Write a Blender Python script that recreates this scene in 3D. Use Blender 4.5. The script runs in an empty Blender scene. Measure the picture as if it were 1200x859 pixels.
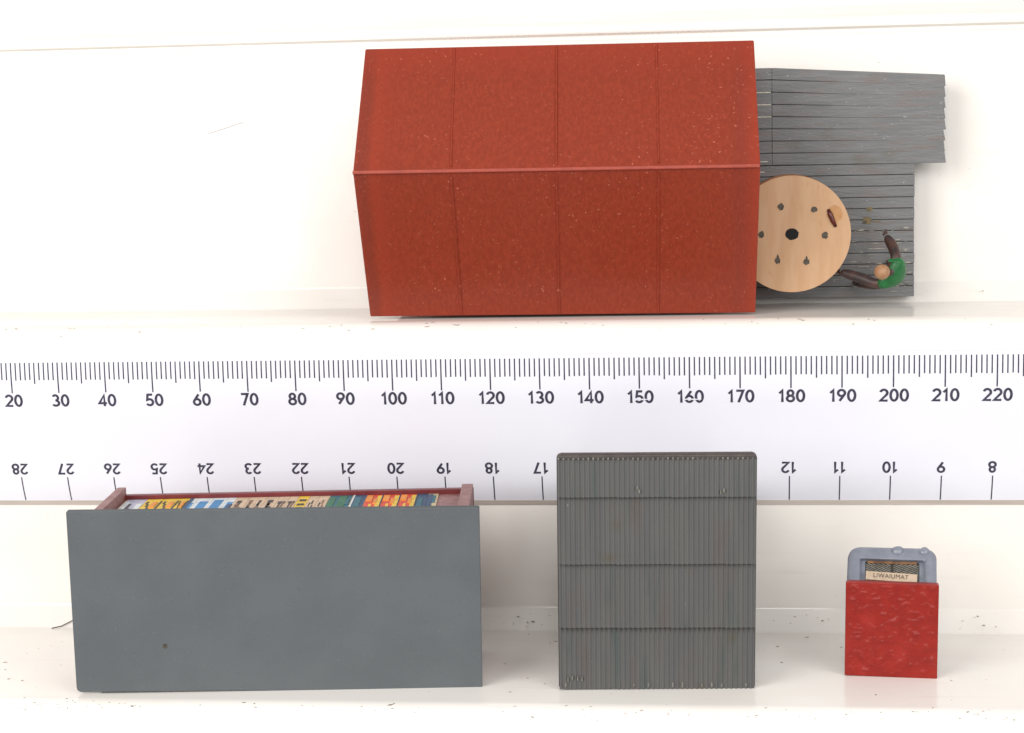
import bpy, bmesh, math, random
from mathutils import Vector, Matrix, Euler, noise
random.seed(11)
S = 0.001                                   # everything below is written in millimetres
scene = bpy.context.scene
C = scene.collection
rad = math.radians

# ------------------------------------------------------------------ camera
CAM = Vector((46.128, -374.41, 52.72))
YAW, PITCH, ROLL = 0.1108, 0.1278, -0.0224
f = Vector((-math.sin(YAW)*math.cos(PITCH), math.cos(YAW)*math.cos(PITCH), -math.sin(PITCH)))
r0 = Vector((math.cos(YAW), math.sin(YAW), 0)); u0 = r0.cross(f)
cr, sr = math.cos(ROLL), math.sin(ROLL)
r_ = cr*r0 + sr*u0; u_ = -sr*r0 + cr*u0
cam = bpy.data.cameras.new("camera"); cam_o = bpy.data.objects.new("camera", cam); C.objects.link(cam_o)
cam_o.matrix_world = Matrix.Translation(CAM*S) @ Matrix((r_, u_, -f)).transposed().to_4x4()
cam.sensor_width = 36; cam.lens = 36*2213.07/1200
cam.clip_start = 0.01; cam.clip_end = 50
scene.camera = cam_o

# ------------------------------------------------------------------ light
w = bpy.data.worlds.new("World"); scene.world = w; w.use_nodes = True
bg = w.node_tree.nodes["Background"]
bg.inputs[0].default_value = (1.0, 0.975, 0.95, 1); bg.inputs[1].default_value = 0.52
def area(name, loc, target, size, power, col, sy=None):
    l = bpy.data.lights.new(name, 'AREA'); l.energy = power; l.color = col
    l.shape = 'RECTANGLE'; l.size = size*S; l.size_y = (sy or size)*S
    o = bpy.data.objects.new(name, l); C.objects.link(o)
    o.location = Vector(loc)*S
    o.rotation_euler = (Vector(target)-Vector(loc)).to_track_quat('-Z', 'Y').to_euler()
    return o
area("softbox_lamp", (-330, -450, 225), (0, 0, 10), 400, 2.95, (1.0, 0.975, 0.945))
area("fill_lamp", (400, -470, 215), (10, 0, 0), 400, 2.1, (1.0, 0.98, 0.965))
area("added_glint_lamp", (30, -500, 210), (0, 0, 0), 140, .6, (1.0, 0.98, 0.96))  # added lamp, puts glints on the ledge edges and noses
scene.view_settings.view_transform = 'Standard'
scene.view_settings.look = 'None'
scene.view_settings.exposure = 0.0
scene.view_settings.gamma = 1.0

# ------------------------------------------------------------------ materials
DIM = 0.65            # photographed colours to surface albedo under these lamps
def srgb(r, g, b):
    def c(v):
        v /= 255.0
        return v/12.92 if v <= 0.04045 else ((v+0.055)/1.055)**2.4
    return (c(r)*DIM, c(g)*DIM, c(b)*DIM, 1)

def mat(name, c1, c2=None, scale=(0.3, 0.3, 0.3), rough=0.5, bump=0.0, bscale=(2, 2, 2), bdetail=3.0,
        specks=(), spec=0.5, rvar=0.0, contrast=(0.35, 0.65), bands=None, wear=None, bdist=0.1):
    """specks: (colour, (sx,sy,sz) per mm, low, high) noise flecks; bands: (axis, lo, hi, [(pos, colour, factor)])"""
    m = bpy.data.materials.new(name); m.use_nodes = True
    nt = m.node_tree; N = nt.nodes; L = nt.links
    b = N["Principled BSDF"]; b.inputs["Roughness"].default_value = rough
    b.inputs["Specular IOR Level"].default_value = spec
    tc = N.new("ShaderNodeTexCoord")
    def nz_(sc, detail=4.0, seed=0.0):
        mp = N.new("ShaderNodeMapping"); L.new(tc.outputs["Object"], mp.inputs[0])
        mp.inputs["Scale"].default_value = [s/S for s in sc]; mp.inputs["Location"].default_value = (seed, seed*1.7, seed*.6)
        n = N.new("ShaderNodeTexNoise"); n.inputs["Scale"].default_value = 1.0; n.inputs["Detail"].default_value = detail
        L.new(mp.outputs[0], n.inputs["Vector"]); return n.outputs["Fac"]
    def ramp(src, lo, hi):
        mr = N.new("ShaderNodeMapRange"); mr.interpolation_type = 'SMOOTHSTEP'
        mr.inputs[1].default_value = lo; mr.inputs[2].default_value = hi
        L.new(src, mr.inputs[0]); return mr.outputs[0]
    def mix(fac, a, bcol):
        x = N.new("ShaderNodeMix"); x.data_type = 'RGBA'
        if isinstance(fac, float): x.inputs[0].default_value = fac
        else: L.new(fac, x.inputs[0])
        for i, v in ((6, a), (7, bcol)):
            if isinstance(v, tuple): x.inputs[i].default_value = v
            else: L.new(v, x.inputs[i])
        return x.outputs[2]
    def mul(a, k):
        q = N.new("ShaderNodeMath"); q.operation = 'MULTIPLY'; L.new(a, q.inputs[0])
        if isinstance(k, float): q.inputs[1].default_value = k
        else: L.new(k, q.inputs[1])
        return q.outputs[0]
    col = c1
    if c2: col = mix(ramp(nz_(scale), *contrast), c1, c2)
    if bands:
        for ax, lo, hi, stops in bands:
            sx = N.new("ShaderNodeSeparateXYZ"); L.new(tc.outputs["Object"], sx.inputs[0])
            wob = N.new("ShaderNodeMath"); wob.operation = 'MULTIPLY_ADD'
            L.new(nz_((.25, .25, .25), 3.0, 4.0), wob.inputs[0]); wob.inputs[1].default_value = 1.6*S; L.new(sx.outputs[ax], wob.inputs[2])
            mr = N.new("ShaderNodeMapRange"); mr.inputs[1].default_value = lo*S; mr.inputs[2].default_value = hi*S
            L.new(wob.outputs[0], mr.inputs[0])
            cr_ = N.new("ShaderNodeValToRGB"); e = cr_.color_ramp.elements
            cf = N.new("ShaderNodeValToRGB"); ef = cf.color_ramp.elements
            while len(e) < len(stops): e.new(0.5); ef.new(0.5)
            for i, (p, c, k) in enumerate(stops):
                e[i].position = p; e[i].color = c; ef[i].position = p; ef[i].color = (k, k, k, 1)
            L.new(mr.outputs[0], cr_.inputs[0]); L.new(mr.outputs[0], cf.inputs[0])
            col = mix(cf.outputs[0], col, cr_.outputs[0])
    for i, (sc, ssc, lo, hi, *pt) in enumerate(specks):
        fac = ramp(nz_(ssc, 2.0, 3.1*(i+1)), lo, hi)
        if pt: fac = mul(fac, ramp(nz_(pt[0], 2.0, 5.3*(i+1)), .45, .62))
        col = mix(fac, col, sc)
    if isinstance(col, tuple): b.inputs["Base Color"].default_value = col
    else: L.new(col, b.inputs["Base Color"])
    if rvar:
        mr = N.new("ShaderNodeMapRange"); mr.inputs[3].default_value = rough-rvar; mr.inputs[4].default_value = rough+rvar
        L.new(nz_((.4, .4, .4), 5.0, 9.0), mr.inputs[0]); L.new(mr.outputs[0], b.inputs["Roughness"])
    if bump:
        bn = N.new("ShaderNodeBump"); bn.inputs["Strength"].default_value = bump; bn.inputs["Distance"].default_value = bdist*S
        L.new(nz_(bscale, bdetail, 7.0), bn.inputs["Height"]); L.new(bn.outputs[0], b.inputs["Normal"])
    return m

M = {}
M['stand'] = mat('white_moulded_plastic', (.79, .765, .725, 1), (.77, .735, .69, 1), (.03, .05, .05), 0.14, 0.12, (.25, .25, .25), 4,
                 specks=[((.62, .56, .50, 1), (.9, .9, .9), .75, .82), ((.745, .715, .67, 1), (.05, .4, .4), .60, .8)], rvar=.05, bdist=.15)
M['ruler'] = mat('white_ruler_plastic', (.725, .73, .795, 1), (.71, .715, .78, 1), (.05, .05, .05), 0.28, 0.05, (.3, .3, .3))
M['lower_edge_shade'] = mat('grey_brown_edge_shade', srgb(226, 214, 204), srgb(206, 194, 184), (.03, .5, .5), .5)  # shade along the ruler's lower edge, painted in as grey-brown
M['ink'] = mat('black_ink', (.022, .02, .04, 1), (.05, .046, .08, 1), (1, 1, 1), .5)
M['red_roof'] = mat('red_brown_roof_plastic', srgb(153, 55, 31), srgb(164, 61, 35), (1.6, 1.6, .05), .38, .8, (2.0, 2.0, .5), 5, spec=.4,
    specks=[(srgb(206, 116, 94), (1.6, 1.6, 1.3), .68, .72, (.06, .06, .06)), (srgb(178, 84, 64), (2.2, 2.2, 1.6), .64, .74)], rvar=.08, bdist=.08,
    bands=[(0, -40.0, 40.0, [(0.0, srgb(176, 68, 40), .7), (.02, srgb(142, 56, 40), .6), (.036, srgb(138, 55, 38), .6), (.055, srgb(172, 62, 37), .55),
                          (.075, srgb(170, 60, 37), .45), (.10, srgb(166, 58, 36), .15), (.15, srgb(160, 55, 36), 0.0), (.92, srgb(150, 58, 40), 0.0), (.965, srgb(142, 56, 40), .45), (1.0, srgb(176, 62, 38), .6)]),
           (2, 0.0, 56.0, [(0.0, srgb(176, 62, 36), .4), (.05, srgb(160, 55, 36), 0.0), (.86, srgb(160, 55, 36), 0.0), (.93, srgb(168, 58, 36), .4), (1.0, srgb(172, 60, 38), .6)])])
M['red_trim_and_highlight'] = mat('red_brown_trim_and_highlight', srgb(184, 72, 48), srgb(170, 62, 42), (.4, .8, .8), .4, .3, (2, 2, 2), 4, bdist=.06)
M['deck'] = mat('grey_painted_planks', srgb(134, 134, 135), srgb(121, 123, 124), (.12, .4, 1.6), .5, .8, (.6, 1.5, 3.0), 6,
    specks=[(srgb(130, 121, 118), (.16, .3, .9), .5, .75), (srgb(178, 178, 172), (1.1, 1.5, 2.4), .70, .76), (srgb(114, 110, 98), (.1, .1, .2), .6, .8)], rvar=.1, bdist=.12)
M['deck_gap'] = mat('dark_plank_gap', srgb(74, 74, 75), srgb(64, 64, 64), (.3, .3, .3), .7)
M['chip'] = mat('pale_paint_scrape', srgb(236, 232, 214), srgb(206, 204, 188), (1, 1, 1), .5)
M['scuff'] = mat('faint_pale_scuffs', srgb(196, 190, 176), srgb(146, 142, 134), (.8, 1.5, 1.5), .5, contrast=(.4, .6))
M['stain'] = mat('ochre_stain', srgb(140, 118, 72), srgb(110, 100, 72), (.9, .9, .9), .55)
M['wood'] = mat('pale_turned_wood', srgb(228, 184, 142), srgb(222, 175, 131), (.6, .3, .12), .6, .3, (2, 1, .5), 4,
    specks=[(srgb(208, 156, 112), (.8, 1, .25), .62, .85)], bdist=.05)
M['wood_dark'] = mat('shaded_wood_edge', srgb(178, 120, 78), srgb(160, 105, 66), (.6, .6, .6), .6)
M['nail'] = mat('dark_nail_head', srgb(66, 58, 48), srgb(92, 82, 66), (1.4, 1.4, 1.4), .6, .4, (2, 2, 2))
M['hole'] = mat('black_bore', (.006, .005, .005, 1), None, rough=.9)
M['slot'] = mat('red_brown_pin', srgb(112, 34, 20), srgb(80, 24, 16), (1, 1, 1), .35)
M['wood_stain'] = mat('orange_glue_stain', srgb(216, 162, 106), srgb(208, 150, 94), (.5, .5, .5), .5)
M['kiosk_roof'] = mat('matt_grey_card', srgb(106, 112, 116), srgb(101, 107, 111), (.08, .08, .08), .75, .25, (5, 5, 5), 2,
    specks=[(srgb(90, 96, 100), (3, 3, 3), .66, .74), (srgb(120, 127, 130), (2.6, 2.6, 2.6), .66, .76)], bdist=.03)
M['kiosk_edge'] = mat('dark_red_plastic', srgb(132, 46, 50), srgb(116, 36, 40), (.3, .6, .6), .4, .3, (1.5, 1.5, 1.5), 4)
M['kiosk_wall'] = mat('dusty_pink_plastic', srgb(178, 132, 128), srgb(160, 106, 102), (.5, .5, .5), .5, .3, (2, 2, 2), 4, specks=[(srgb(190, 160, 150), (1.2, 1.2, 1.2), .62, .75)])
M['hut_roof'] = mat('weathered_dark_grey_sheet', srgb(104, 103, 101), srgb(98, 98, 98), (.5, .2, .05), .5, .3, (2, 2, 1), 4,
    specks=[(srgb(102, 95, 91), (.3, .3, .08), .5, .85), (srgb(86, 94, 92), (.35, .35, .06), .55, .82), (srgb(96, 86, 60), (.1, .1, .1), .64, .78), (srgb(170, 166, 156), (1.4, 1.4, .8), .775, .80)], bdist=.04)
M['hut_edge'] = mat('worn_brown_grey_edge', srgb(92, 84, 80), srgb(78, 72, 68), (.6, .6, .6), .5, .2, (2, 2, 2))
M['hut_fleck'] = mat('pale_worn_rib_end', srgb(158, 154, 144), srgb(128, 124, 116), (2, 2, 2), .5)
M['hut_wall'] = mat('dark_brown_wall_plastic', srgb(88, 76, 68), srgb(74, 64, 58), (.4, .4, .4), .6)
M['red_block'] = mat('rough_bright_red_plastic', srgb(158, 41, 34), srgb(168, 46, 36), (.4, .4, .4), .34, .5, (1.6, 1.6, 1.6), 4, spec=.25,
    specks=[(srgb(178, 52, 44), (.25, .25, .25), .5, .8)], bdist=.12, rvar=.08)
M['grey_cast'] = mat('blue_grey_plastic', srgb(156, 162, 175), srgb(142, 148, 162), (.3, .3, .3), .24, .25, (.8, .8, .8), 3,
    specks=[(srgb(116, 112, 104), (.25, .25, .25), .62, .8)], bdist=.15)
M['grille'] = mat('dark_newsprint_hatching', srgb(64, 60, 56), srgb(48, 44, 42), (1, 1, 1), .6)
M['grille_line'] = mat('pale_hatching_line', srgb(154, 150, 138), srgb(120, 116, 106), (1.5, 1.5, 1.5), .6)
M['orange'] = mat('orange_paint_strip', srgb(168, 122, 78), srgb(120, 84, 62), (.7, .7, .7), .5)
M['sign'] = mat('cream_paper_sign', srgb(228, 204, 178), srgb(214, 188, 160), (.8, .8, .8), .7)
M['green'] = mat('green_jacket_paint', srgb(26, 128, 62), srgb(18, 108, 50), (.6, .6, .6), .45, .4, (1, 1, 1), bdist=.1)
M['skin'] = mat('tan_paint', srgb(198, 152, 112), srgb(184, 134, 96), (.7, .7, .7), .5)
M['sleeve'] = mat('dark_brown_paint', srgb(92, 62, 54), srgb(52, 42, 42), (.35, .35, .35), .45, .4, (1, 1, 1), bdist=.1)
M['dust'] = mat('brown_grey_dust', srgb(214, 198, 184), srgb(150, 136, 126), (.15, .3, .3), .9, contrast=(.45, .7))
M['thread'] = mat('dark_hair', srgb(78, 68, 66), srgb(60, 54, 54), (.2, .2, .2), .7)
M['pale_hair'] = mat('grey_hair', srgb(222, 216, 218), srgb(206, 200, 202), (.2, .2, .2), .7)

# ------------------------------------------------------------------ helpers
def link(name, bm, m, parent=None, smooth=False, mtx=None):
    me = bpy.data.meshes.new(name)
    if mtx is not None: bm.transform(mtx)
    bm.transform(Matrix.Scale(S, 4))
    bmesh.ops.recalc_face_normals(bm, faces=bm.faces)
    if smooth:
        for fc in bm.faces: fc.smooth = True
    bm.to_mesh(me); bm.free()
    for x in (m if isinstance(m, (list, tuple)) else [m]): me.materials.append(M[x])
    o = bpy.data.objects.new(name, me); C.objects.link(o)
    if parent: o.parent = parent
    return o
def tag(o, label=None, cat=None, group=None, kind=None):
    if label: o['label'] = label
    if cat: o['category'] = cat
    if group: o['group'] = group
    if kind: o['kind'] = kind
    return o
def empty(name, loc, rot, label, cat, group=None):
    o = bpy.data.objects.new(name, None); C.objects.link(o); o.empty_display_size = .005
    o.location = Vector(loc)*S; o.rotation_euler = rot
    return tag(o, label, cat, group)
def box(bm, x0, x1, y0, y1, z0, z1, bev=0.0, mi=0, seg=2, mtx=None):
    r = bmesh.ops.create_cube(bm, size=1)
    vs = r['verts']
    for v in vs:
        v.co = Vector(((x0+x1)/2+v.co.x*(x1-x0), (y0+y1)/2+v.co.y*(y1-y0), (z0+z1)/2+v.co.z*(z1-z0)))
    fs = set(fc for v in vs for fc in v.link_faces)
    if bev:
        es = list(set(e for v in vs for e in v.link_edges))
        rb = bmesh.ops.bevel(bm, geom=es, offset=bev, segments=seg, profile=.6, affect='EDGES')
        fs = set(rb['faces']) | set(fc for fc in fs if fc.is_valid)
        vs = list(set(v for fc in fs for v in fc.verts))
    for fc in fs: fc.material_index = mi
    if mtx is not None:
        for v in vs: v.co = mtx @ v.co
    return vs
def prism(bm, pts, y0, y1, mi=0, bev=0.0, axis='Y', mtx=None):
    """closed outline pts extruded along axis: 'Y' -> (x,z) outline, 'X' -> (y,z) outline, 'Z' -> (x,y) outline"""
    def P(a, b, t): return {'Y': (a, t, b), 'X': (t, a, b), 'Z': (a, b, t)}[axis]
    A = [bm.verts.new(P(a, b, y0)) for a, b in pts]; B = [bm.verts.new(P(a, b, y1)) for a, b in pts]
    fs = [bm.faces.new(A), bm.faces.new(B[::-1])]
    n = len(pts)
    for i in range(n): fs.append(bm.faces.new((A[i], A[(i+1) % n], B[(i+1) % n], B[i])))
    if bev:
        es = [e for fc in fs[:2] for e in fc.edges]
        rb = bmesh.ops.bevel(bm, geom=es, offset=bev, segments=2, profile=.6, affect='EDGES')
        fs = [fc for fc in fs if fc.is_valid] + list(rb['faces'])
    vs = set(v for fc in fs for v in fc.verts)
    for fc in fs: fc.material_index = mi
    if mtx is not None:
        for v in vs: v.co = mtx @ v.co
    return fs
def rrect(x0, x1, z0, z1, r, n=4):
    rs = r if isinstance(r, (list, tuple)) else [r]*4       # bl br tr tl
    out = []
    for (cx, cz, a0, q) in ((x0+rs[0], z0+rs[0], 180, rs[0]), (x1-rs[1], z0+rs[1], 270, rs[1]), (x1-rs[2], z1-rs[2], 0, rs[2]), (x0+rs[3], z1-rs[3], 90, rs[3])):
        for k in range(n+1):
            a = rad(a0+90*k/n); out.append((cx+q*math.cos(a), cz+q*math.sin(a)))
    return out
def cyl(bm, cx, cz, r, y0, y1, n=64, mi=0, bev=0.0):
    return prism(bm, [(cx+r*math.cos(2*math.pi*k/n), cz+r*math.sin(2*math.pi*k/n)) for k in range(n)], y0, y1, mi, bev)
def blob(bm, cx, cz, rx, rz, y0, y1, mi=0, n=14, rough=.25, rot=0.0):
    pts = []
    for k in range(n):
        a = 2*math.pi*k/n; q = 1+random.uniform(-rough, rough)
        x, z = rx*q*math.cos(a), rz*q*math.sin(a)
        pts.append((cx+x*math.cos(rot)-z*math.sin(rot), cz+x*math.sin(rot)+z*math.cos(rot)))
    return prism(bm, pts, y0, y1, mi)
def tube(bm, pts, r, n=6):
    pts = [Vector(p) for p in pts]; rings = []
    for i, p in enumerate(pts):
        t = (pts[min(i+1, len(pts)-1)]-pts[max(i-1, 0)]).normalized()
        a = t.cross(Vector((0.3, 1, .2))).normalized(); b = t.cross(a)
        rr = r(i/(len(pts)-1)) if callable(r) else r
        rings.append([bm.verts.new(p+(a*math.cos(2*math.pi*k/n)+b*math.sin(2*math.pi*k/n))*rr) for k in range(n)])
    for A, B in zip(rings, rings[1:]):
        for k in range(n): bm.faces.new((A[k], A[(k+1) % n], B[(k+1) % n], B[k]))
    bm.faces.new(rings[0]); bm.faces.new(rings[-1][::-1])

# ------------------------------------------------------------------ the stepped white stand
Zl, Zu = -51.5, 13.0
def arc(cy, cz, r, a0, a1, n=6):
    return [(cy+r*math.cos(rad(a0+(a1-a0)*k/n)), cz+r*math.sin(rad(a0+(a1-a0)*k/n))) for k in range(n+1)]
prof = [(-49, -150)] + arc(-44, Zl-5, 5, 180, 90)                       # lower riser and its rounded nose
prof += arc(4.0, Zl+1.0, 1.0, 270, 315, 4) + arc(7.4, Zl+4.4, 1.0, 315, 360, 4)   # ledge, small cove
prof += [(1.2, 7.6)] + arc(6.2, 8.0, 5, 180, 90)                          # ruler riser leans forward to the nose
prof += arc(33.4, Zu+1.0, 1.0, 270, 315, 4) + arc(37.0, Zu+4.6, 1.0, 315, 360, 4)
prof += [(38, 69.9), (38.15, 70.1), (39.1, 70.4), (39.1, 71.2), (38.1, 71.6)] + arc(40.5, 71.8, 2.5, 180, 90, 4)                      # upper wall, groove added for a thin shade line, top nose
prof += [(74, 74.3), (78, 78.3), (78, 190)]
bm = bmesh.new()
X0, X1, NX = -420, 460, 1
rows = [[bm.verts.new((x, y, z)) for (y, z) in prof] for x in (X0, X1)]
for i in range(len(prof)-1): bm.faces.new((rows[0][i], rows[1][i], rows[1][i+1], rows[0][i+1]))
# back closing so the stand is a solid
bk = [[bm.verts.new((x, 110, z)) for z in (-150, 190)] for x in (X0, X1)]
bm.faces.new((bk[0][0], bk[0][1], bk[1][1], bk[1][0]))
bm.faces.new((rows[0][-1], rows[1][-1], bk[1][1], bk[0][1]))
bm.faces.new((rows[0][0], bk[0][0], bk[1][0], rows[1][0]))
bm.faces.new([*rows[0], bk[0][1], bk[0][0]]); bm.faces.new([*rows[1], bk[1][1], bk[1][0]][::-1])
st = link('floor', bm, 'stand', smooth=True)
for p in st.data.polygons: p.use_smooth = True
md = st.modifiers.new('split', 'EDGE_SPLIT'); md.split_angle = rad(40)
tag(st, 'stepped glossy white plastic stand whose ledges carry the models', None, None, 'structure')

# ------------------------------------------------------------------ ruler
T = 0.1691
rul = empty('ruler', (0, 0, 0), (0, 0, 0), 'long white plastic ruler with black millimetre and centimetre scales', 'ruler')
rul.rotation_euler = (T, 0, 0)          # local: x along, z up the face (0 = end of the long upper ticks), y into the riser
bm = bmesh.new()
bot, mid = -25.1, -18.9
def yt(z): return 0.0 if z < -3 else .0123*(z+3)**2
def ys(z): return 0.0 if z > -17 else .0165*(-17-z)**2
face = [6.54-(6.54-bot-.55)*k/60 for k in range(61)]
prism(bm, [(yt(z)+ys(z), z) for z in face] + [(1.05, bot-.5), (2.0, bot-.55), (2.25, 6.4), (2.1, 6.54)], -128, 190, axis='X')
body = link('ruler_body', bm, 'ruler', rul, True)
md = body.modifiers.new('split', 'EDGE_SPLIT'); md.split_angle = rad(25)
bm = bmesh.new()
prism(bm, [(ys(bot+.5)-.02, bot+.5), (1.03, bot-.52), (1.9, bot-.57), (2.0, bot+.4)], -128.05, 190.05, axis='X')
link('lower_edge_shade', bm, 'lower_edge_shade', rul)
bm = bmesh.new()
for mm in range(0, 301):
    x = mm-120
    if x > 186 or x < -120: continue
    L_ = -.45 if mm % 10 == 0 else (1.5 if mm % 5 == 0 else 2.25)
    j = random.uniform(-.012, .012); hw = .14 if mm % 10 else .148
    zl_ = L_+random.uniform(-.06, .06)
    for k in range(4):
        for v in box(bm, x-hw+j, x+hw+j, -.02, .1, zl_+(5.85-zl_)*k/4, zl_+(5.85-zl_)*(k+1)/4): v.co.y += yt(v.co.z)
link('upper_scale_marks', bm, 'ink', rul)
bm = bmesh.new()
for cm in range(0, 31):
    x = 299.76-10*cm-120
    if x > 186 or x < -124: continue
    z0, z1 = -24.5, -19.05
    for k in range(4):
        for v in box(bm, x-.13, x+.13, -.02, .1, z0+(z1-z0)*k/4, z0+(z1-z0)*(k+1)/4): v.co.y += ys(v.co.z)
link('lower_scale_marks', bm, 'ink', rul)
dg = None
def text_mesh(txt, size, extrude, offset=0.0):
    cu = bpy.data.curves.new('t', 'FONT'); cu.body = txt; cu.size = 1.0; cu.extrude = extrude/size; cu.offset = offset/size; cu.resolution_u = 6
    cu.align_x = 'CENTER'; cu.align_y = 'CENTER'; cu.space_character = 1.06
    o = bpy.data.objects.new('t', cu); C.objects.link(o)
    bpy.context.view_layer.update()
    ev = o.evaluated_get(bpy.context.evaluated_depsgraph_get())
    me = bpy.data.meshes.new_from_object(ev)
    bpy.data.objects.remove(o); bpy.data.curves.remove(cu)
    me.transform(Matrix.Scale(size*S, 4))
    lo = min(v.co.y for v in me.vertices); hi = max(v.co.y for v in me.vertices)
    for v in me.vertices: v.co.y -= (lo+hi)/2
    return me
def parc(cx, cy, rx, ry, a0, a1, n=18):
    return [(cx+rx*math.cos(rad(a0+(a1-a0)*k/n)), cy+ry*math.sin(rad(a0+(a1-a0)*k/n))) for k in range(n+1)]
GLYPH = {'0': [parc(.3, .5, .235, .435, 90, 450, 32)], '1': [[(.10, .70), (.31, .93), (.31, 0)]],
         '2': [parc(.3, .69, .235, .245, 165, -35) + [(.07, .065), (.56, .065)]],
         '3': [parc(.28, .715, .205, .22, 150, -90) + parc(.28, .28, .245, .215, 90, -150)],
         '4': [[(.43, 0), (.43, .92), (.04, .25), (.60, .25)]],
         '5': [[(.52, .935), (.17, .935), (.115, .50)] + parc(.29, .31, .245, .25, 120, -150)],
         '6': [[(.43, .935), (.13, .47)] + parc(.3, .30, .235, .24, 150, 505, 28)],
         '7': [[(.06, .935), (.54, .935), (.22, 0)]],
         '8': [parc(.3, .72, .19, .215, 90, 450, 26), parc(.3, .285, .235, .225, 90, 450, 26)],
         '9': [[(.17, .065), (.47, .53)] + parc(.3, .70, .235, .24, -30, 325, 28)]}
def ribbon(bm, pts, hw, y0, y1, place):
    n = len(pts); L_, R_ = [], []
    closed = (Vector(pts[0])-Vector(pts[-1])).length < 1e-4
    for i in range(n):
        a = Vector(pts[(i-1) if i else (n-2 if closed else 0)]); b = Vector(pts[i]); c = Vector(pts[(i+1) if i < n-1 else (1 if closed else n-1)])
        d1 = (b-a).normalized() if (b-a).length > 1e-6 else (c-b).normalized(); d2 = (c-b).normalized() if (c-b).length > 1e-6 else d1
        n1 = Vector((-d1.y, d1.x)); n2 = Vector((-d2.y, d2.x)); m_ = (n1+n2)
        if m_.length < .35: m_ = n1
        m_.normalize(); k = min(1.9, 1/max(.3, m_.dot(n1)))
        L_.append(b+m_*hw*k); R_.append(b-m_*hw*k)
    V4 = [[bm.verts.new(place(p, y)) for p in side] for side, y in ((L_, y0), (R_, y0), (L_, y1), (R_, y1))]
    for i in range(n-1):
        for A, B in ((0, 1), (2, 3), (0, 2), (1, 3)): bm.faces.new((V4[A][i], V4[A][i+1], V4[B][i+1], V4[B][i]))
    if not closed:
        for i in (0, n-1): bm.faces.new((V4[0][i], V4[1][i], V4[3][i], V4[2][i]))
def numeral(txt, x, z, flip):
    h = 2.36 if flip else 2.58; wx_ = 1.1; adv = {'1': .53}
    wtot = sum(adv.get(c, .70) for c in txt)-.10
    bm = bmesh.new(); pen = -wtot/2
    for c in txt:
        for q, st_ in enumerate(GLYPH[c]):
            pen0 = pen-(.04 if c == '1' else 0)
            def place(p, y):
                a, b = (pen0+p[0])*h*wx_, (p[1]-.5)*h
                if flip: a, b = -a, -b
                return (x+a, y+yt(z+b)+ys(z+b), z+b)
            ribbon(bm, st_, .09, -.045-.006*q, .05, place)
        pen += adv.get(c, .70)
    return link('numeral', bm, 'ink', rul)
for mm in range(10, 240, 10): numeral(str(mm), mm-120+.15, -2.08, False)
for cm in range(7, 30): numeral(str(cm), 299.76-10*cm-120-.12, -17.2, True)
bm = bmesh.new()                          # worn streaks where the print has rubbed off
for x0, x1, z in ((29.0, 32.2, -2.62), (38.9, 42.3, -2.66)):
    n = 9
    for k in range(n):
        a = x0+(x1-x0)*k/n
        box(bm, a, a+(x1-x0)/n*.98, -.075, .02, z-.12+.05*math.sin(k), z+.11+.05*math.sin(k*1.7))
for x, z in ((-28, -12), (-22.5, -22), (3, -7), (52, -14), (-70, -15)):
    pass
link('rubbed_print', bm, 'ruler', rul)

# ------------------------------------------------------------------ red-brown shed
shed = empty('toy_shed', (13.64, 11.18, 13.5), (rad(-3.54), rad(.18), rad(1.34)),
             'large red-brown pitched-roof model shed lying back with its roof towards the viewer', 'model shed')
W2, H = 39.7, 55.17
RY, RZ = -16.0, 29.3
xl, xr = -W2-.35, W2+.45               # the ridge ends project a little
def slope(z_e, sign):
    bm = bmesh.new()
    nx, nz = 40, 14
    g = []
    for i in range(nx+1):
        row = []
        for j in range(nz+1):
            t = j/nz
            xa, xb = -W2+(xl+W2)*t, W2+(xr-W2)*t
            x = xa+(xb-xa)*i/nx
            sag = .18*math.sin(math.pi*t)*math.sin(i*.35+sign)
            row.append((x, RY*t+sag*.5, z_e+(RZ-z_e)*t))
        g.append(row)
    nrm = Vector((0, RZ-z_e, -RY)); nrm = nrm.normalized()*1.0
    if nrm.y < 0: nrm = -nrm
    A = [[bm.verts.new(p) for p in row] for row in g]
    B = [[bm.verts.new(Vector(p)+nrm*1.2) for p in row] for row in g]
    for i in range(nx):
        for j in range(nz):
            bm.faces.new((A[i][j], A[i+1][j], A[i+1][j+1], A[i][j+1])); bm.faces.new((B[i][j], B[i][j+1], B[i+1][j+1], B[i+1][j]))
    for i in range(nx):
        for j in (0, nz):
            bm.faces.new((A[i][j], B[i][j], B[i+1][j], A[i+1][j]))
    for j in range(nz):
        for i in (0, nx):
            bm.faces.new((A[i][j], A[i][j+1], B[i][j+1], B[i][j]))
    bmesh.ops.recalc_face_normals(bm, faces=bm.faces)
    es = [e for e in bm.edges if len(e.link_faces) == 2 and e.calc_face_angle() > 1.0]
    bmesh.ops.bevel(bm, geom=es, offset=.3, segments=2, profile=.6, affect='EDGES')
    return link('roof_slope', bm, 'red_roof', shed)
su = slope(H, 1); sl = slope(0, -1)
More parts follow.
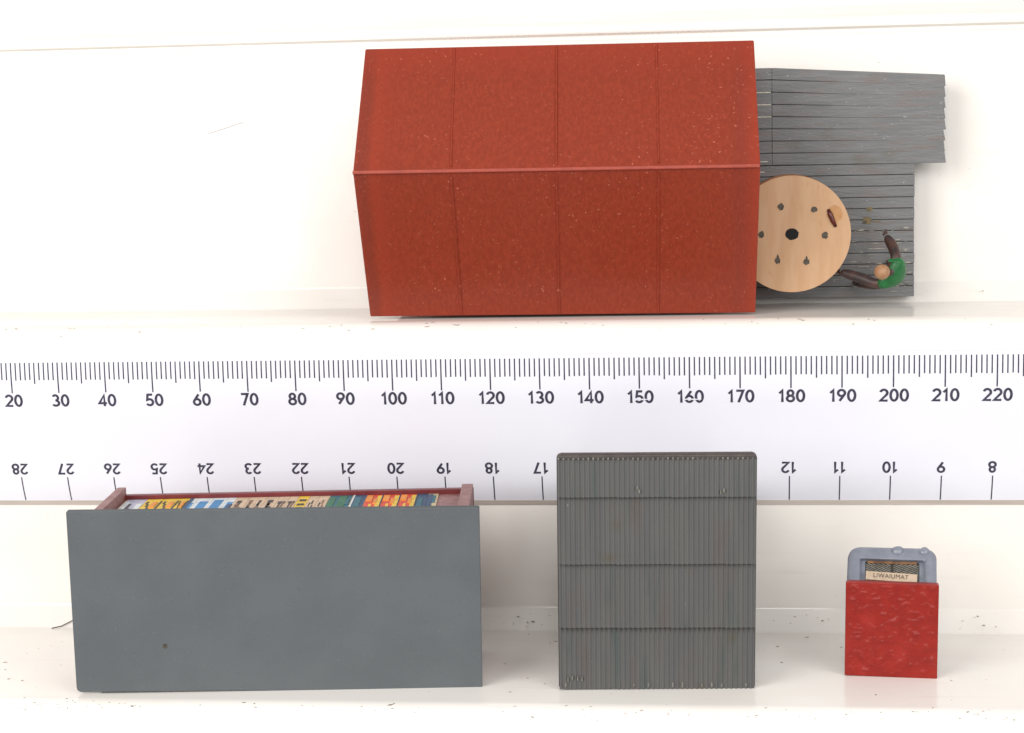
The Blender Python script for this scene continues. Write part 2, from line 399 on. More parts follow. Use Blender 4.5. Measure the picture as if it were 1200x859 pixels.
def batten(z_e, xe, xr_):
    bm = bmesh.new()
    n = Vector((0, RZ-z_e, -RY)).normalized()
    if n.y > 0: n = -n
    pts = []
    for j in range(13):
        t = .012+j/12*.955
        x = xe+(xr_-xe)*t
        pts.append(Vector((x+.05*math.sin(j*2.3+xe), RY*t, z_e+(RZ-z_e)*t))-n*.12)
    ring = []
    for p in pts:
        ring.append([bm.verts.new(p+Vector((dx, 0, 0))+n*h) for dx, h in ((-.34, 0), (-.16, .32), (.16, .32), (.34, 0))])
    for a, b in zip(ring, ring[1:]):
        for k in range(4): bm.faces.new((a[k], a[(k+1) % 4], b[(k+1) % 4], b[k]))
    bm.faces.new(ring[0]); bm.faces.new(ring[-1][::-1])
    link('seam_rib', bm, 'red_roof', shed)
for a, b, c in ((-21.2, -20.5, -20.6), (-.3, .35, -.35), (20.0, 20.4, 19.9)):
    batten(H, a, b); batten(0, c, b)
bm = bmesh.new()
box(bm, xl-.05, xr-.15, RY-.3, RY+.9, RZ-.42, RZ+.32, .2)
link('ridge_cap', bm, 'red_trim_and_highlight', shed)  # paler colour paints in the highlight along the ridge
bm = bmesh.new()
wx = 34.5
prism(bm, [(2.3, 2.6), (-12.6, RZ), (2.3, H-2.6), (18.4, H-2.6), (18.4, 2.6)], -wx-1, wx-.6, axis='X')
link('wall', bm, 'red_trim_and_highlight', shed)

# ------------------------------------------------------------------ grey planked platform
plat = empty('plank_platform', (70, 30, 14), (0, 0, 0), 'grey planked loading platform sticking out behind the red-brown shed', 'platform')
PY = 0.0
def pl(x, y, z): return (x-70, y-30, z-14)
PITCH_B = 2.36
bm = bmesh.new()
# lower deck: boards run along x
zt, zb = 42.7, 14.5
nb = 12
for i in range(nb):
    a = 14.6+i*(zt-14.6)/nb; b = 14.6+(i+1)*(zt-14.6)/nb
    vs = box(bm, -15-70, 86.9-70+random.uniform(-.05, .05), random.uniform(-.06, .06), 1.3, a-14+.07, b-14-.07, .11)
    sk = random.uniform(-.0007, .0007)
    for v in vs: v.co.z += (v.co.x)*sk
link('lower_boards', bm, 'deck', plat)
bm = bmesh.new()
box(bm, -15-70, 86.8-70, .35, 3.9, .7, 42.4-14)
link('lower_deck', bm, 'deck_gap', plat)
bm = bmesh.new()
zs0, zs1 = 42.75, 63.2
nb2 = 8
for i in range(nb2):
    a = zs0+i*(zs1-zs0)/nb2; b = zs0+(i+1)*(zs1-zs0)/nb2
    xe = 93.3+random.uniform(-.15, .15)
    for (xa, xb, dy) in ((-15, 57.33, .06), (57.35, xe, -.06)):
        vs = box(bm, xa-70, xb-70, dy+random.uniform(-.07, .07), 1.3, a-14+.07, b-14-.07, .12)
        for v in vs:
            if v.co.x > 22.7 and abs(v.co.z-((a+b)/2-14)) > (b-a)/2-.3: v.co.x -= .42 if v.co.z > (a+b)/2-14 else .15
            if v.co.x > -12: v.co.z += -(v.co.x+12)*.085*((i+1)/nb2)**1.2*.75
            if v.co.x > 22.7: v.co.x += random.uniform(-.12, .12)
link('ramp_boards', bm, 'deck', plat)
bm = bmesh.new()
prism(bm, [(-85, zs0-14+.2), (22.6, zs0-14+.2), (22.6, zs1-14-2.7), (-12, zs1-14-.3), (-85, zs1-14-.3)], .4, 4.2)
link('ramp_deck', bm, 'deck_gap', plat)
bm = bmesh.new()                         # hidden bearers that stand the deck off the wall
bm.free()
for x, y, z0, z1 in ((-70, 3.9, 6, 26), (-20, 3.9, 6, 26), (4, 3.9, 6, 26), (8, 4.2, 31, 43)):
    bm = bmesh.new(); box(bm, x, x+8, y, 7.9, z0, z1); link('bearer', bm, 'deck_gap', plat)
bm = bmesh.new()
for z, x0, x1 in ((58.05, 53.2, 57.1), (55.5, 53.2, 57.2), (52.95, 53.2, 57.2), (43.6, 53.3, 56.4), (41.4, 53.5, 55.8)):
    box(bm, x0-70, x1-70, -.12, .3, z-14-.11, z-14+.11)
    link('paint_scrape', bm, 'chip', plat); bm = bmesh.new()
for k in range(60):
    z = 14.6+2.333*random.choice([1, 2, 3, 4, 5, 6])+random.uniform(-.4, .7); x = random.uniform(73, 86)
    l = random.choice([.3, .5, .8, 1.6, 2.4]); x = min(x, 86.4-l)
    prism(bm, [(x-70, z-14), (x-70+l*.5, z-14-.09), (x-70+l, z-14+random.uniform(-.06, .06)), (x-70+l*.6, z-14+.11)], -.12, .2)
for px0, px1, py, th in ((1008, 1046, 290, .22), (1038, 1064, 299, .3), (1000, 1024, 311, .2), (1052, 1069, 291, .24), (984, 1001, 336, .26), (1040, 1064, 341, .26), (996, 1008, 316, .3), (1056, 1071, 319, .2), (1050, 1072, 307, .34), (1012, 1030, 297, .2), (1060, 1070, 330, .2), (975, 990, 326, .16)):
    X0_, X1_, Z_ = 86.9-(1073-px0)*.1765, 86.9-(1073-px1)*.1765, 14.2+(350-py)*.1778
    n = 14; up_ = [(X0_+(X1_-X0_)*k/n-70, Z_-14+th*.5*math.sin(math.pi*k/n)**.5*random.uniform(.1, 1.3)) for k in range(1, n)]
    dn_ = [(X0_+(X1_-X0_)*k/n-70, Z_-14-th*.5*math.sin(math.pi*k/n)**.5*random.uniform(.1, 1.3)) for k in range(n-1, 0, -1)]
    prism(bm, up_+dn_, -.11, .2)
tag(link('scuff_marks', bm, 'scuff', plat), kind='stuff')
bm = bmesh.new()
blob(bm, 77.2-70, 30.9-14, 1.0, .75, -.1, .3, 0)
blob(bm, 76.7-70, 30.5-14, .42, .34, -.14, .3, 1, rot=.6)
blob(bm, 79.0-70, 30.6-14, .9, .18, -.1, .3, 0)
blob(bm, 77.6-70, 33.2-14, .7, .5, -.09, .3, 0)
link('knot_stain', bm, ['stain', 'nail'], plat)

# ------------------------------------------------------------------ cable drum
drum = empty('cable_drum', (61.0, 30, 28.9), (0, 0, 0), 'pale wooden cable drum with dark nail heads beside the red-brown shed', 'cable drum')
R = 12.0
bm = bmesh.new(); cyl(bm, 0, 0, R, -11.2, -9.8, 96, 0, .18); fl = link('flange', bm, 'wood', drum, True)
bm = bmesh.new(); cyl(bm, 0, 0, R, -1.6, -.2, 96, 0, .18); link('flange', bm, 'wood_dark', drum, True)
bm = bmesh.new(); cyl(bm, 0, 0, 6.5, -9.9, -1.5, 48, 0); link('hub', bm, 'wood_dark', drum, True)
for o_ in drum.children:
    md = o_.modifiers.new('split', 'EDGE_SPLIT'); md.split_angle = rad(35)
bm = bmesh.new(); blob(bm, 0, 0, 1.38, 1.22, -11.26, -11.0, 0, 24, .05); link('centre_bore', bm, 'hole', drum)
for px, py in ((914, 240), (953, 244), (966, 275), (944, 306), (910, 304), (891, 273)):
    bm = bmesh.new(); x, z = (px-927)*.173, (273-py)*.173
    blob(bm, x, z, .62, .68, -11.3, -11.0, 0, 14, .2)
    if py > 300: blob(bm, x+.05, z+.75, .22, .42, -11.28, -11.0, 0, 8, .2)
    link('nail_head', bm, 'nail', drum)
bm = bmesh.new(); blob(bm, 8.7, 4.0, 1.5, 1.8, -11.23, -11.0, 0, 26, .07); link('glue_stain', bm, 'wood_stain', drum)
bm = bmesh.new(); tube(bm, [(7.4, -11.25, 5.0), (7.75, -11.35, 4.0), (8.3, -11.4, 2.6), (8.9, -11.3, 1.4)], lambda t: .32+.25*math.sin(math.pi*min(1, t*1.1)), 8)
link('pin', bm, 'slot', drum, True)

# ------------------------------------------------------------------ workman
man = empty('person', (80.6, 30, 19.5), (0, 0, 0), 'tiny workman in a green jacket, arms spread, leaning over the grey planks', 'person')
O = Vector((80.6, 30, 19.5))
def skin_obj(name, verts, edges, m, parent, levels=2, root=0):
    """verts: (x, y, z, radius) in mm, local"""
    me = bpy.data.meshes.new(name)
    me.from_pydata([Vector(v[:3]) for v in verts], edges, [])
    o = bpy.data.objects.new(name, me); C.objects.link(o)
    md = o.modifiers.new('skin', 'SKIN'); md.use_smooth_shade = True
    sv = me.skin_vertices[0].data
    for i, v in enumerate(verts):
        sv[i].radius = (v[3], v[4] if len(v) > 4 else v[3]); sv[i].use_root = (i == root)
    sb = o.modifiers.new('sub', 'SUBSURF'); sb.levels = levels; sb.render_levels = levels
    bpy.context.view_layer.update()
    ev = o.evaluated_get(bpy.context.evaluated_depsgraph_get())
    m2 = bpy.data.meshes.new_from_object(ev); m2.name = name
    bpy.data.objects.remove(o); bpy.data.meshes.remove(me)
    m2.transform(Matrix.Scale(S, 4))
    m2.materials.clear(); m2.materials.append(M[m])
    for p in m2.polygons: p.use_smooth = True; p.material_index = 0
    o = bpy.data.objects.new(name, m2); C.objects.link(o); o.parent = parent
    return o
def rel(x, h, z): return (x-O.x, -h, z-O.z)
# body: pelvis, spine, neck, head, arms with hands, legs striding
V = [rel(82.2, 8.6, 19.8)+(1.5,), rel(82.0, 11.2, 20.3)+(1.45,), rel(81.2, 13.8, 20.7)+(1.5,), rel(80.2, 15.4, 21.0)+(.75,), rel(79.5, 16.3, 21.1)+(.95,), rel(78.9, 17.3, 21.3)+(1.3,), rel(78.5, 18.0, 21.4)+(.95,),
     # right arm (towards the top of the deck)
     rel(81.9, 13.9, 24.0)+(1.1,), rel(81.6, 11.6, 25.8)+(1.25,), rel(80.8, 9.6, 27.2)+(1.05,), rel(80.2, 9.2, 28.3)+(.6,),
     # left arm (towards the drum)
     rel(78.3, 13.6, 18.4)+(1.1,), rel(75.2, 11.6, 19.6)+(1.2,), rel(72.4, 9.8, 20.4)+(1.1,), rel(70.9, 9.4, 20.9)+(.6,),
     # legs
     rel(82.8, 7.4, 21.0)+(1.15,), rel(82.0, 4.4, 22.0)+(.85,), rel(82.6, 1.0, 21.8)+(.62,), rel(81.0, .55, 22.2)+(.5,),
     rel(81.4, 7.4, 18.3)+(1.15,), rel(78.0, 5.6, 17.6)+(1.0,), rel(75.6, 1.6, 17.6)+(.8,), rel(74.0, .8, 18.0)+(.6,)]
Ed = [(0, 1), (1, 2), (2, 3), (3, 4), (4, 5), (5, 6), (2, 7), (7, 8), (8, 9), (9, 10), (2, 11), (11, 12), (12, 13), (13, 14), (0, 15), (15, 16), (16, 17), (17, 18), (0, 19), (19, 20), (20, 21), (21, 22)]
skin_obj('body', V, Ed, 'sleeve', man)
V = [rel(82.3, 9.0, 19.9)+(1.9,), rel(82.2, 11.2, 20.2)+(2.0,), rel(81.6, 13.9, 20.5)+(2.1,), rel(82.2, 14.1, 22.8)+(1.6,), rel(82.0, 13.4, 23.8)+(1.3,), rel(79.6, 14.0, 18.8)+(1.6,), rel(78.1, 13.4, 18.5)+(1.25,)]
skin_obj('jacket', V, [(0, 1), (1, 2), (2, 3), (3, 4), (2, 5), (5, 6)], 'green', man)
bm = bmesh.new(); bmesh.ops.create_uvsphere(bm, u_segments=20, v_segments=14, radius=1.6)
for v in bm.verts: v.co = Vector(rel(78.75, 17.6, 21.35))+Vector((v.co.x*1.0, v.co.y*1.1, v.co.z*.98))
link('cap', bm, 'skin', man, True)
for bx, bz, ang in ((80.25, 28.1, 100), (71.2, 20.85, 172)):       # hands: palm, four fingers, thumb
    h0 = 9.2 if bz > 25 else 9.4
    d = Vector((math.cos(rad(ang)), 0, math.sin(rad(ang)))); s_ = Vector((-d.z, 0, d.x))
    base = Vector(rel(bx, h0, bz))
    vv = [tuple(base)+(.42,), tuple(base+d*.55)+(.42,)]; ee = [(0, 1)]
    for k, ln in enumerate((.55, .68, .64, .48)):
        q = base+d*.75+s_*(k-1.5)*.24; i = len(vv)
        vv += [tuple(q)+(.12,), tuple(q+d*ln*.55+Vector((0, .1, 0)))+(.11,), tuple(q+d*ln+Vector((0, .32, 0)))+(.09,)]
        ee += [(1, i), (i, i+1), (i+1, i+2)]
    i = len(vv); q = base+s_*.42+d*.2
    vv += [tuple(q)+(.13,), tuple(q+s_*.3+d*.4)+(.1,)]; ee += [(0, i), (i, i+1)]
    skin_obj('hand', vv, ee, 'sleeve', man, 1)

# ------------------------------------------------------------------ grey-roofed kiosk with posters
kio = empty('kiosk', (-36.4, -38.63, Zl), (0, 0, rad(5.66)), 'grey flat-roofed toy kiosk with colourful papers and dark red frame', 'toy kiosk')
KW, KH, KD = 76.0, 35.1, 24.4
bm = bmesh.new()
prism(bm, rrect(-KW/2, KW/2, 0.05, KH, [.9, .3, .3, .3], 3), 0, 1.5, 0, .15,
      mtx=Matrix.Rotation(rad(.56), 4, 'Y') @ Matrix.Rotation(rad(3.82), 4, 'X'))
link('roof', bm, 'kiosk_roof', kio)
bm = bmesh.new(); blob(bm, -20.9, 9.2, .4, .42, -.05, .3, rough=.15)
link('spot', bm, 'nail', kio).matrix_local = Matrix.Rotation(rad(3.82), 4, 'X')
top = KH-.45
TL = rad(3.82)
bm = bmesh.new()
prism(bm, [(-.2, top-.3), (KD+.3, top-.1), (KD+.3, 1.2), (1.9, .6), (1.2, 4)], -34.0, -32.3, axis='X', bev=.12)
link('side_wall', bm, 'kiosk_wall', kio)
bm = bmesh.new()
prism(bm, [(-.2, top-.3), (KD+.2, top-.75), (KD+.2, 1.2), (1.9, .6), (1.2, 4)], 34.2, 36.4, axis='X', bev=.12)
rw = link('side_wall', bm, 'kiosk_wall', kio)
bm = bmesh.new()
box(bm, -32.4, 36.5, KD-1.4, KD+.1, .3, top-1.4, .1)
link('base_slab', bm, 'kiosk_edge', kio)
bm = bmesh.new()
box(bm, -32.2, 34.2, -.4, KD-1.5, top-3.6, top-2.4)
link('front_wall', bm, 'kiosk_wall', kio)
bm = bmesh.new()
box(bm, -32.2, 34.1, 1.6, KD-1.6, .5, 2.2)
link('rear_wall', bm, 'kiosk_edge', kio)
# rough moulded bumps on the right side wall
bm = bmesh.new()
for z0, z1 in ((21, 30), (11, 16)): box(bm, 36.3, 36.75, 2, 8, z0, z1, .2)
link('side_frame', bm, 'kiosk_edge', kio)
strip = bpy.data.objects.new('poster_strip', None)
def flatmat(n, c, c2=None): c = tuple(v*1.35 for v in c[:3])+(1,); M[n] = mat(n, c, c2 or tuple(x*.8 for x in c[:3])+(1,), (.6, .6, .6), .55)
for n, c in (('p_lilac', srgb(186, 186, 206)), ('p_yellow', srgb(238, 200, 58)), ('p_white', srgb(226, 232, 234)), ('p_blue', srgb(58, 140, 200)), ('p_beige', srgb(218, 190, 160)),
             ('p_black', srgb(52, 44, 44)), ('p_teal', srgb(30, 104, 120)), ('p_green', srgb(32, 112, 78)), ('p_navy', srgb(40, 74, 112)), ('p_red', srgb(226, 74, 44)), ('p_orange', srgb(240, 150, 40)), ('p_brown', srgb(140, 106, 84)), ('p_cream', srgb(206, 190, 150))):
    flatmat(n, c)
PN = ['p_lilac', 'p_yellow', 'p_white', 'p_blue', 'p_beige', 'p_black', 'p_teal', 'p_green', 'p_navy', 'p_red', 'p_orange', 'p_brown', 'p_cream']
PI = {n: i for i, n in enumerate(PN)}
bm = bmesh.new(); box(bm, -31.9, 29.6, 0, KD-1.6, top-2.42, top-2.28)
strip = link('poster_strip', bm, 'p_cream', kio)
zt0 = top-2.28
def kx(px): return -31.6+(px-138)*(29.4+31.6)/(524-138)
def poster(px0, px1, basec, marks):
    bm = bmesh.new()
    x0, x1 = kx(px0)+.04, kx(px1)-.04
    box(bm, x0, x1, 0, (KD-1.8), zt0-.05, zt0+.08, mi=PI[basec])
    for (a, b, c, d, colr) in marks:                 # fractions of width and depth (0 near roof, 1 at the base slab)
        xa, xb = x0+(x1-x0)*a, x0+(x1-x0)*b
        box(bm, xa, xb, (KD-1.8)*c, (KD-1.8)*d, zt0, zt0+.12+.01*PI[colr], mi=PI[colr])
    return link('poster', bm, PN, strip)
def diag(bm_marks): return bm_marks
poster(138, 163, 'p_lilac', [(.0, .25, .5, .9, 'p_white'), (.3, .42, .55, .8, 'p_black'), (.42, .55, .3, .6, 'p_black'), (.52, .66, .1, .35, 'p_black'), (.7, 1, .1, .8, 'p_white')])
for a, b in ((163, 184.5), (184.5, 205), (205, 216.5)):
    poster(a, b, 'p_yellow', [(.12+.13*k, .24+.13*k, .78-.11*k, .88-.11*k, 'p_black') for k in range(4)] + [(.9, .99, .1, .9, 'p_black'), (.72, .86, .3, .55, 'p_brown'), (.5, .8, .62, .85, 'p_orange')])
poster(217, 227, 'p_white', [(0, .45, 0, .98, 'p_navy'), (.45, .8, .2, .8, 'p_blue')])
poster(227, 246, 'p_white', [(.25, .82, .25, .85, 'p_blue'), (.35, .7, .1, .25, 'p_teal')])
poster(246, 264, 'p_white', [(.15, .8, .2, .9, 'p_blue'), (.3, .6, .3, .5, 'p_navy')])
poster(264, 275, 'p_white', [(.3, .9, .2, .8, 'p_blue'), (.5, 1, .5, .7, 'p_navy')])
for a, b in ((275, 291), (291, 302), (302, 313), (313, 328)):
    poster(a, b, 'p_beige', [(.2+.2*random.random(), .5+.3*random.random(), c, c+.09, random.choice(['p_black', 'p_brown'])) for c in (.2, .34, .48, .62, .76)] + [(.3, .55, .35, .75, 'p_black')])
for a, b in ((328, 341), (341, 352.5)):
    poster(a, b, 'p_beige', [(.15, .85, .7, .78, 'p_black'), (.3, .45, .2, .7, 'p_black'), (.6, .75, .15, .75, 'p_brown'), (.1, .9, .1, .18, 'p_brown')])
poster(352.5, 366, 'p_yellow', [(.2, .85, c, c+.07, 'p_black') for c in (.15, .3, .45, .6, .78)])
for a, b in ((366, 378), (378, 391)):
    poster(a, b, 'p_beige', [(.15+.12*k, .26+.12*k, .25+.1*((k*3) % 5), .4+.1*((k*3) % 5), random.choice(['p_brown', 'p_black'])) for k in range(5)])
poster(391.5, 419, 'p_teal', [(0, .3, .3, .9, 'p_green'), (.15, .5, .15, .5, 'p_black'), (.45, .8, .5, .95, 'p_green'), (.6, .98, .05, .4, 'p_navy'), (.8, .95, .6, .8, 'p_teal')])
poster(420, 436.5, 'p_navy', [(.0, .12, 0, 1, 'p_white'), (.2, .7, .5, .9, 'p_teal'), (.5, .95, .1, .4, 'p_blue')])
for a, b in ((437, 457.5), (457.5, 479), (479, 500)):
    poster(a, b, 'p_red', [(.05, .4, .72, .95, 'p_orange'), (.68, .96, .3, .95, 'p_yellow'), (.52, .72, .6, .8, 'p_orange'), (.5, .98, .02, .3, 'p_blue'), (.02, .3, .02, .22, 'p_navy'), (.3, .45, .3, .6, 'p_yellow'), (.96, 1, 0, 1, 'p_navy')])
poster(500, 513, 'p_navy', [(.1, .6, .4, .8, 'p_teal'), (.4, .95, .1, .3, 'p_black')])
poster(513, 526, 'p_cream', [(0, .5, .45, .95, 'p_navy'), (.4, .8, .6, .9, 'p_teal'), (.5, .9, .3, .4, 'p_brown')])

# ------------------------------------------------------------------ corrugated hut
hut = empty('corrugated_hut', (33.98, -35.32, Zl), (rad(3.33), rad(.55), rad(3.99)), 'dark grey toy hut with corrugated sheet roof facing the viewer', 'toy hut')
HW, HH = 35.9, 44.5
NR = 40
def sheet(z0, z1, y_b, y_t, first=False):
    bm = bmesh.new()
    nx = NR*8; n = 8
    def row(z, y, jag=0):
        out = []
        for i in range(nx+1):
            x = -HW/2+HW*i/nx
            prf = math.sin(i/8*2*math.pi)
            rb = int(i/8)
            jj = jag*(.3+.7*((rb*7919) % 11)/11)*(.6+.4*math.cos(i/8*2*math.pi))
            out.append(Vector((x, y-.135*prf, z+jj)))
        return out
    zs = [z0+(z1-z0)*k/n for k in range(n+1)]
    g = []
    for k, z in enumerate(zs):
        t = k/n; g.append([bm.verts.new(p) for p in row(z, y_b+(y_t-y_b)*t, -.18 if k == 0 else 0)])
    h = [[bm.verts.new(v.co+Vector((0, .45, 0))) for v in r] for r in g]
    for a, b in ((g, 0), (h, 1)):
        for k in range(n):
            for i in range(nx): bm.faces.new((a[k][i], a[k][i+1], a[k+1][i+1], a[k+1][i]))
    for k in (0, n):
        for i in range(nx): bm.faces.new((g[k][i], h[k][i], h[k][i+1], g[k][i+1]))
    for i in (0, nx):
        for k in range(n): bm.faces.new((g[k][i], g[k+1][i], h[k+1][i], h[k][i]))
    o = link('roof_sheet', bm, 'hut_roof', hut, True)
    md = o.modifiers.new('split', 'EDGE_SPLIT'); md.split_angle = rad(50)
    return o
sheet(0.15, 12.9, .05, .75); sheet(12.1, 25.0, -.35, .6); sheet(24.2, 37.6, -.4, .6); sheet(36.8, 44.0, -.4, .2)
bm = bmesh.new()
prism(bm, rrect(-HW/2-.15, HW/2+.15, 0.0, HH, [.4, .4, .8, .8], 5), .75, 2.2, 0, .25)
box(bm, -HW/2+.1, HW/2-.1, .1, 1.2, 43.6, HH-.05, .2)
link('roof_board', bm, 'hut_edge', hut)
bm = bmesh.new()
for rb in range(NR):
    x = -HW/2+HW*(rb+.25)/NR
    if random.random() < .75: box(bm, x-.14, x+.14, -.3, .1, 43.7, 43.7+random.uniform(.25, .42), .08)
    if random.random() < .2: box(bm, x-.13, x+.13, -.2, .2, .3+random.uniform(0, .5), 1.1+random.uniform(0, .5), .05)
for x, z in ((-14.6, 2.1), (-15.6, 2.2), (-13.8, 2.0), (-16.4, 1.9), (-3.5, 38.4), (-3.2, 37.8), (11.5, 37.6), (12.1, 37.9)):
    box(bm, x-.12, x+.12, -.62 if z > 5 else -.2, -.3 if z > 5 else .2, z-.3, z+.4, .05)
tag(link('worn_rib_end', bm, 'hut_fleck', hut), kind='stuff')
bm = bmesh.new()
prism(bm, [(2.2, .2), (2.2, 35.5), (38, 31.5), (38, .2+2.5)], -15.4, 15.0, axis='X')  # unseen back stretched to the riser to darken the gap beside the kiosk
link('wall', bm, 'hut_wall', hut)

# ------------------------------------------------------------------ small red-roofed booth
bo = empty('red_booth', (77.28, -26.27, Zl), (rad(.81), rad(.79), rad(-4.29)), 'small booth with rough bright red roof and blue-grey arched front', 'toy booth')
BW, BH = 17.0, 18.12
bm = bmesh.new(); prism(bm, rrect(-BW/2, BW/2, 0, BH, [.25, .25, .35, .5], 3), .1, 1.7, 0, .22)
gx, gz = 110, 116
def relief(x, z):
    n1 = noise.noise(Vector((x*.75, z*.95, 3.3))); n2 = noise.noise(Vector((x*1.5+9, z*2.1, 7.1))); n3 = noise.noise(Vector((x*.35, z*.5, 1.2)))
    h = .28*max(0, n2-.16)**.8*(1 if n3 > -.15 else .35) + .3*max(0, n1-.1) + .03*n1
    e = min(x+BW/2, BW/2-x, z, BH-z)
    return h*min(1, max(0, e-.35)/.5) - (.12*max(0, 1-e/.5)**2)
gv = [[bm.verts.new((-BW/2+.12+(BW-.24)*i/gx, .07-relief(-BW/2+BW*i/gx, BH*j/gz), .12+(BH-.24)*j/gz)) for j in range(gz+1)] for i in range(gx+1)]
for i in range(gx):
    for j in range(gz): bm.faces.new((gv[i][j], gv[i+1][j], gv[i+1][j+1], gv[i][j+1])).smooth = True
link('roof', bm, 'red_block', bo)
# arched front: an inclined plane a (across), b (up the incline), c (out of it)
INC = rad(42)
ex, eb = Vector((1, 0, 0)), Vector((0, math.cos(INC), math.sin(INC))); ec = Vector((0, -math.sin(INC), math.cos(INC)))
O2 = Vector((.05, 2.4, BH-3.6))
FM = Matrix.Translation(O2) @ Matrix((ex, ec, eb)).transposed().to_4x4()        # (a, c, b) -> local
A2 = 8.25
def ring(bm, outer, inner, c0, c1, cin):
    n = len(outer)
    vo0 = [bm.verts.new(FM @ Vector((a, c0, b))) for a, b in outer]; vo1 = [bm.verts.new(FM @ Vector((a, c1-.5, b))) for a, b in outer]
    mid_ = [bm.verts.new(FM @ Vector((oa+(ia-oa)*.22, c1-.1, ob+(ib-ob)*.22))) for (oa, ob), (ia, ib) in zip(outer, inner)]
    mi2 = [bm.verts.new(FM @ Vector((oa+(ia-oa)*.7, c1, ob+(ib-ob)*.7))) for (oa, ob), (ia, ib) in zip(outer, inner)]
    vi1 = [bm.verts.new(FM @ Vector((a, c1-.35, b))) for a, b in inner]; vi0 = [bm.verts.new(FM @ Vector((a, cin, b))) for a, b in inner]
    seq = [vo0, vo1, mid_, mi2, vi1, vi0]
    for p, q in zip(seq, seq[1:]):
        for i in range(n): bm.faces.new((p[i], p[(i+1) % n], q[(i+1) % n], q[i]))
    bm.faces.new(vi0); bm.faces.new(vo0[::-1])
bm = bmesh.new()
ring(bm, rrect(-A2, A2, 0, 10.9, [.6, .6, 2.2, 2.6], 6), rrect(-6.0, 5.9, .6, 8.2, .35, 6), -6.5, 1.3, 0)
for a, b, r in ((.9, 10.2, 1.25), (5.9, 10.1, 1.25)):
    rr = bmesh.ops.create_uvsphere(bm, u_segments=14, v_segments=10, radius=r)
    for v in rr['verts']: v.co = FM @ (Vector((a, .55, b-.15))+Vector((v.co.x*1.0, v.co.y*1.1, v.co.z*.95)))
for v in bm.verts:
    d_ = noise.noise_vector(v.co*.55); v.co += Vector((d_.x*.3, d_.y*.25, d_.z*.3))
bd = link('front_frame', bm, 'grey_cast', bo, True)
md = bd.modifiers.new('split', 'EDGE_SPLIT'); md.split_angle = rad(60)
bm = bmesh.new(); box(bm, -5.0, 5.0, -.2, .12, .7, 8.1)
for v in bm.verts: v.co = FM @ v.co
pn = link('paper_panel', bm, 'grille', bo)
bm = bmesh.new()
for k in range(18):
    b = 2.2+k*.43
    for s in (-1, 1):
        pts = [(s*.25, b-.1-1.0), (s*4.9, b-.1+.5), (s*4.9, b+.1+.5), (s*.25, b+.1-1.0)]
        sl_ = 2.3/4.65
        am = min(4.9, .25+(7.6-(b-1.0))/sl_)
        if am < .6: continue
        pts = [(s*.25, b-1.1), (s*am, b-1.1+(am-.25)*sl_), (s*am, b-.9+(am-.25)*sl_), (s*.25, b-.9)]
        if abs(pts[0][1]-pts[3][1])+abs(pts[1][1]-pts[2][1]) < .3: continue
        prism(bm, pts if s > 0 else pts[::-1], .1, .2)
for v in bm.verts: v.co = FM @ v.co
link('hatching', bm, 'grille_line', pn)
bm = bmesh.new(); box(bm, -4.6, 4.6, -.1, .35, 7.65, 8.15, .1)
for v in bm.verts: v.co = FM @ v.co
link('orange_strip', bm, 'orange', bo)
SG = FM @ Matrix.Translation((-.15, 1.05, 4.15)) @ Matrix.Rotation(rad(2.6), 4, 'Y') @ Matrix.Rotation(rad(-28), 4, 'X')
bm = bmesh.new(); box(bm, -4.75, 4.75, -.3, .0, -.8, .8, .08)
for v in bm.verts: v.co = SG @ v.co
sg = link('sign', bm, 'sign', bo)
me = text_mesh('LIWAIUMAT', 1.15, .03, .0)
me.transform(Matrix.Scale(1/S, 4))
me.transform(SG @ Matrix.Translation((-.1, .03, .12)) @ Matrix(((1, 0, 0, 0), (0, 0, 1, 0), (0, 1, 0, 0), (0, 0, 0, 1))))
me.transform(Matrix.Scale(S, 4)); me.materials.append(M['nail'])
lt = bpy.data.objects.new('lettering', me); C.objects.link(lt); lt.parent = sg

# ------------------------------------------------------------------ dust, threads
bm = bmesh.new()
def fleck(p, n, size, el=1.0):
    p = Vector(p); n = Vector(n).normalized(); a = Vector((1, 0, 0)); b = n.cross(a)
    k = random.randint(4, 6); th = random.uniform(0, 6.28); ph = random.uniform(-.5, .5)
    pts = []
    for i in range(k):
        t = 2*math.pi*i/k; q = size*random.uniform(.5, 1.2)
        x, y = q*el*math.cos(t), q*math.sin(t)
        pts.append(p+a*(x*math.cos(ph)-y*math.sin(ph))+b*(x*math.sin(ph)+y*math.cos(ph)))
    A = [bm.verts.new(q+n*.03) for q in pts]; B = [bm.verts.new(q+n*.09) for q in pts]
    bm.faces.new(A[::-1]); bm.faces.new(B)
    for i in range(k): bm.faces.new((A[i], A[(i+1) % k], B[(i+1) % k], B[i]))
def nose(cy, cz, r, x, ang): return (x, cy+r*math.cos(rad(ang)), cz+r*math.sin(rad(ang))), (0, math.cos(rad(ang)), math.sin(rad(ang)))
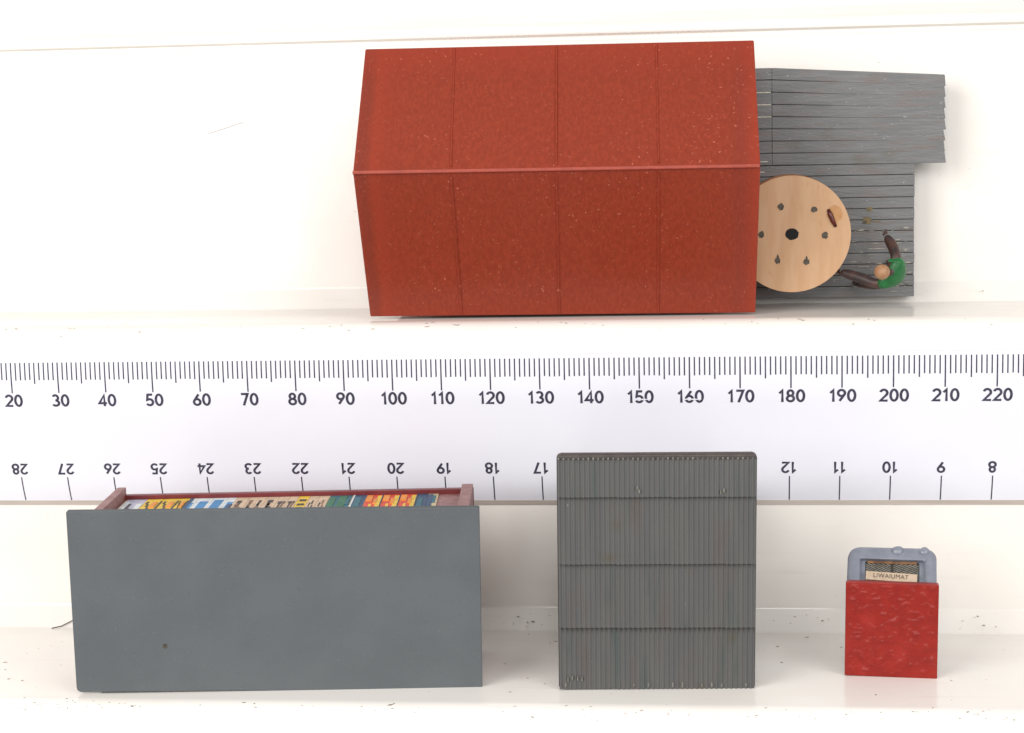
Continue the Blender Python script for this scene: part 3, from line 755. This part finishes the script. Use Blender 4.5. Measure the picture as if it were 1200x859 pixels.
clusters = [random.uniform(-110, 125) for _ in range(16)]
for (cy, cz, x0, x1, num) in ((-44, Zl-5, -95, 100, 130), (6.2, 8, -120, 112, 60)):
    for _ in range(num):
        x = random.choice(clusters)+random.gauss(0, 5) if random.random() < .65 else random.uniform(x0, x1)
        p, n = nose(cy, cz, 5, x, random.gauss(118, 10) if cz < 0 else random.gauss(115, 12))
        fleck(p, n, random.choice([.05, .06, .08, .1, .14]), random.choice([1, 1.6, 2.5, 4]))
for _ in range(70): fleck((random.uniform(-100, 110), random.uniform(-42, 2), Zl), (0, 0, 1), random.choice([.07, .09, .12, .2]), random.choice([1, 1.5]))
for _ in range(80): fleck((random.choice([20, 5, 62, 95, 98, 8])+random.gauss(0, 4), 6.0+random.uniform(-1.6, 1.2), Zl+2+random.uniform(-1.6, 1.2)), (0, -1, 1), random.choice([.07, .1, .2]), random.choice([1, 2]))
for _ in range(24): fleck((random.uniform(60, 112), 35.5+random.uniform(-1, 1), Zu+2+random.uniform(-1, 1)), (0, -1, 1), random.choice([.07, .1, .2]), random.choice([1, 2]))
for _ in range(26): fleck((random.uniform(-115, 130), 38, random.uniform(18, 64)), (0, -1, 0), random.choice([.07, .09, .12]), 1)
for x, y in ((12.5, -3.5), (57, -6), (-96, -22), (-91, -33), (-88, -34), (7, -38), (63, 1)): fleck((x, y, Zl), (0, 0, 1), .28, 1.4)
tag(link('dust', bm, 'dust'), 'brown and grey dust specks along the edges of the white ledges', None, None, 'stuff')
bm = bmesh.new()
tube(bm, [(-95.5, 3.3, Zl+.13), (-93.6, 4.2, Zl+.4), (-91.5, 5.2, Zl+1.35), (-88.5, 5.6, Zl+1.75), (-83, 5.8, Zl+1.95)], .11)
tag(link('thread', bm, 'thread'), 'short dark thread on the white ledge left of the grey-roofed kiosk', 'thread')
bm = bmesh.new()
tube(bm, [(-66.4, 37.9, 52), (-63, 37.88, 53), (-58.3, 37.9, 54.4)], .07)
tag(link('hair', bm, 'pale_hair'), 'thin grey hair stuck on the white wall left of the shed', 'hair')
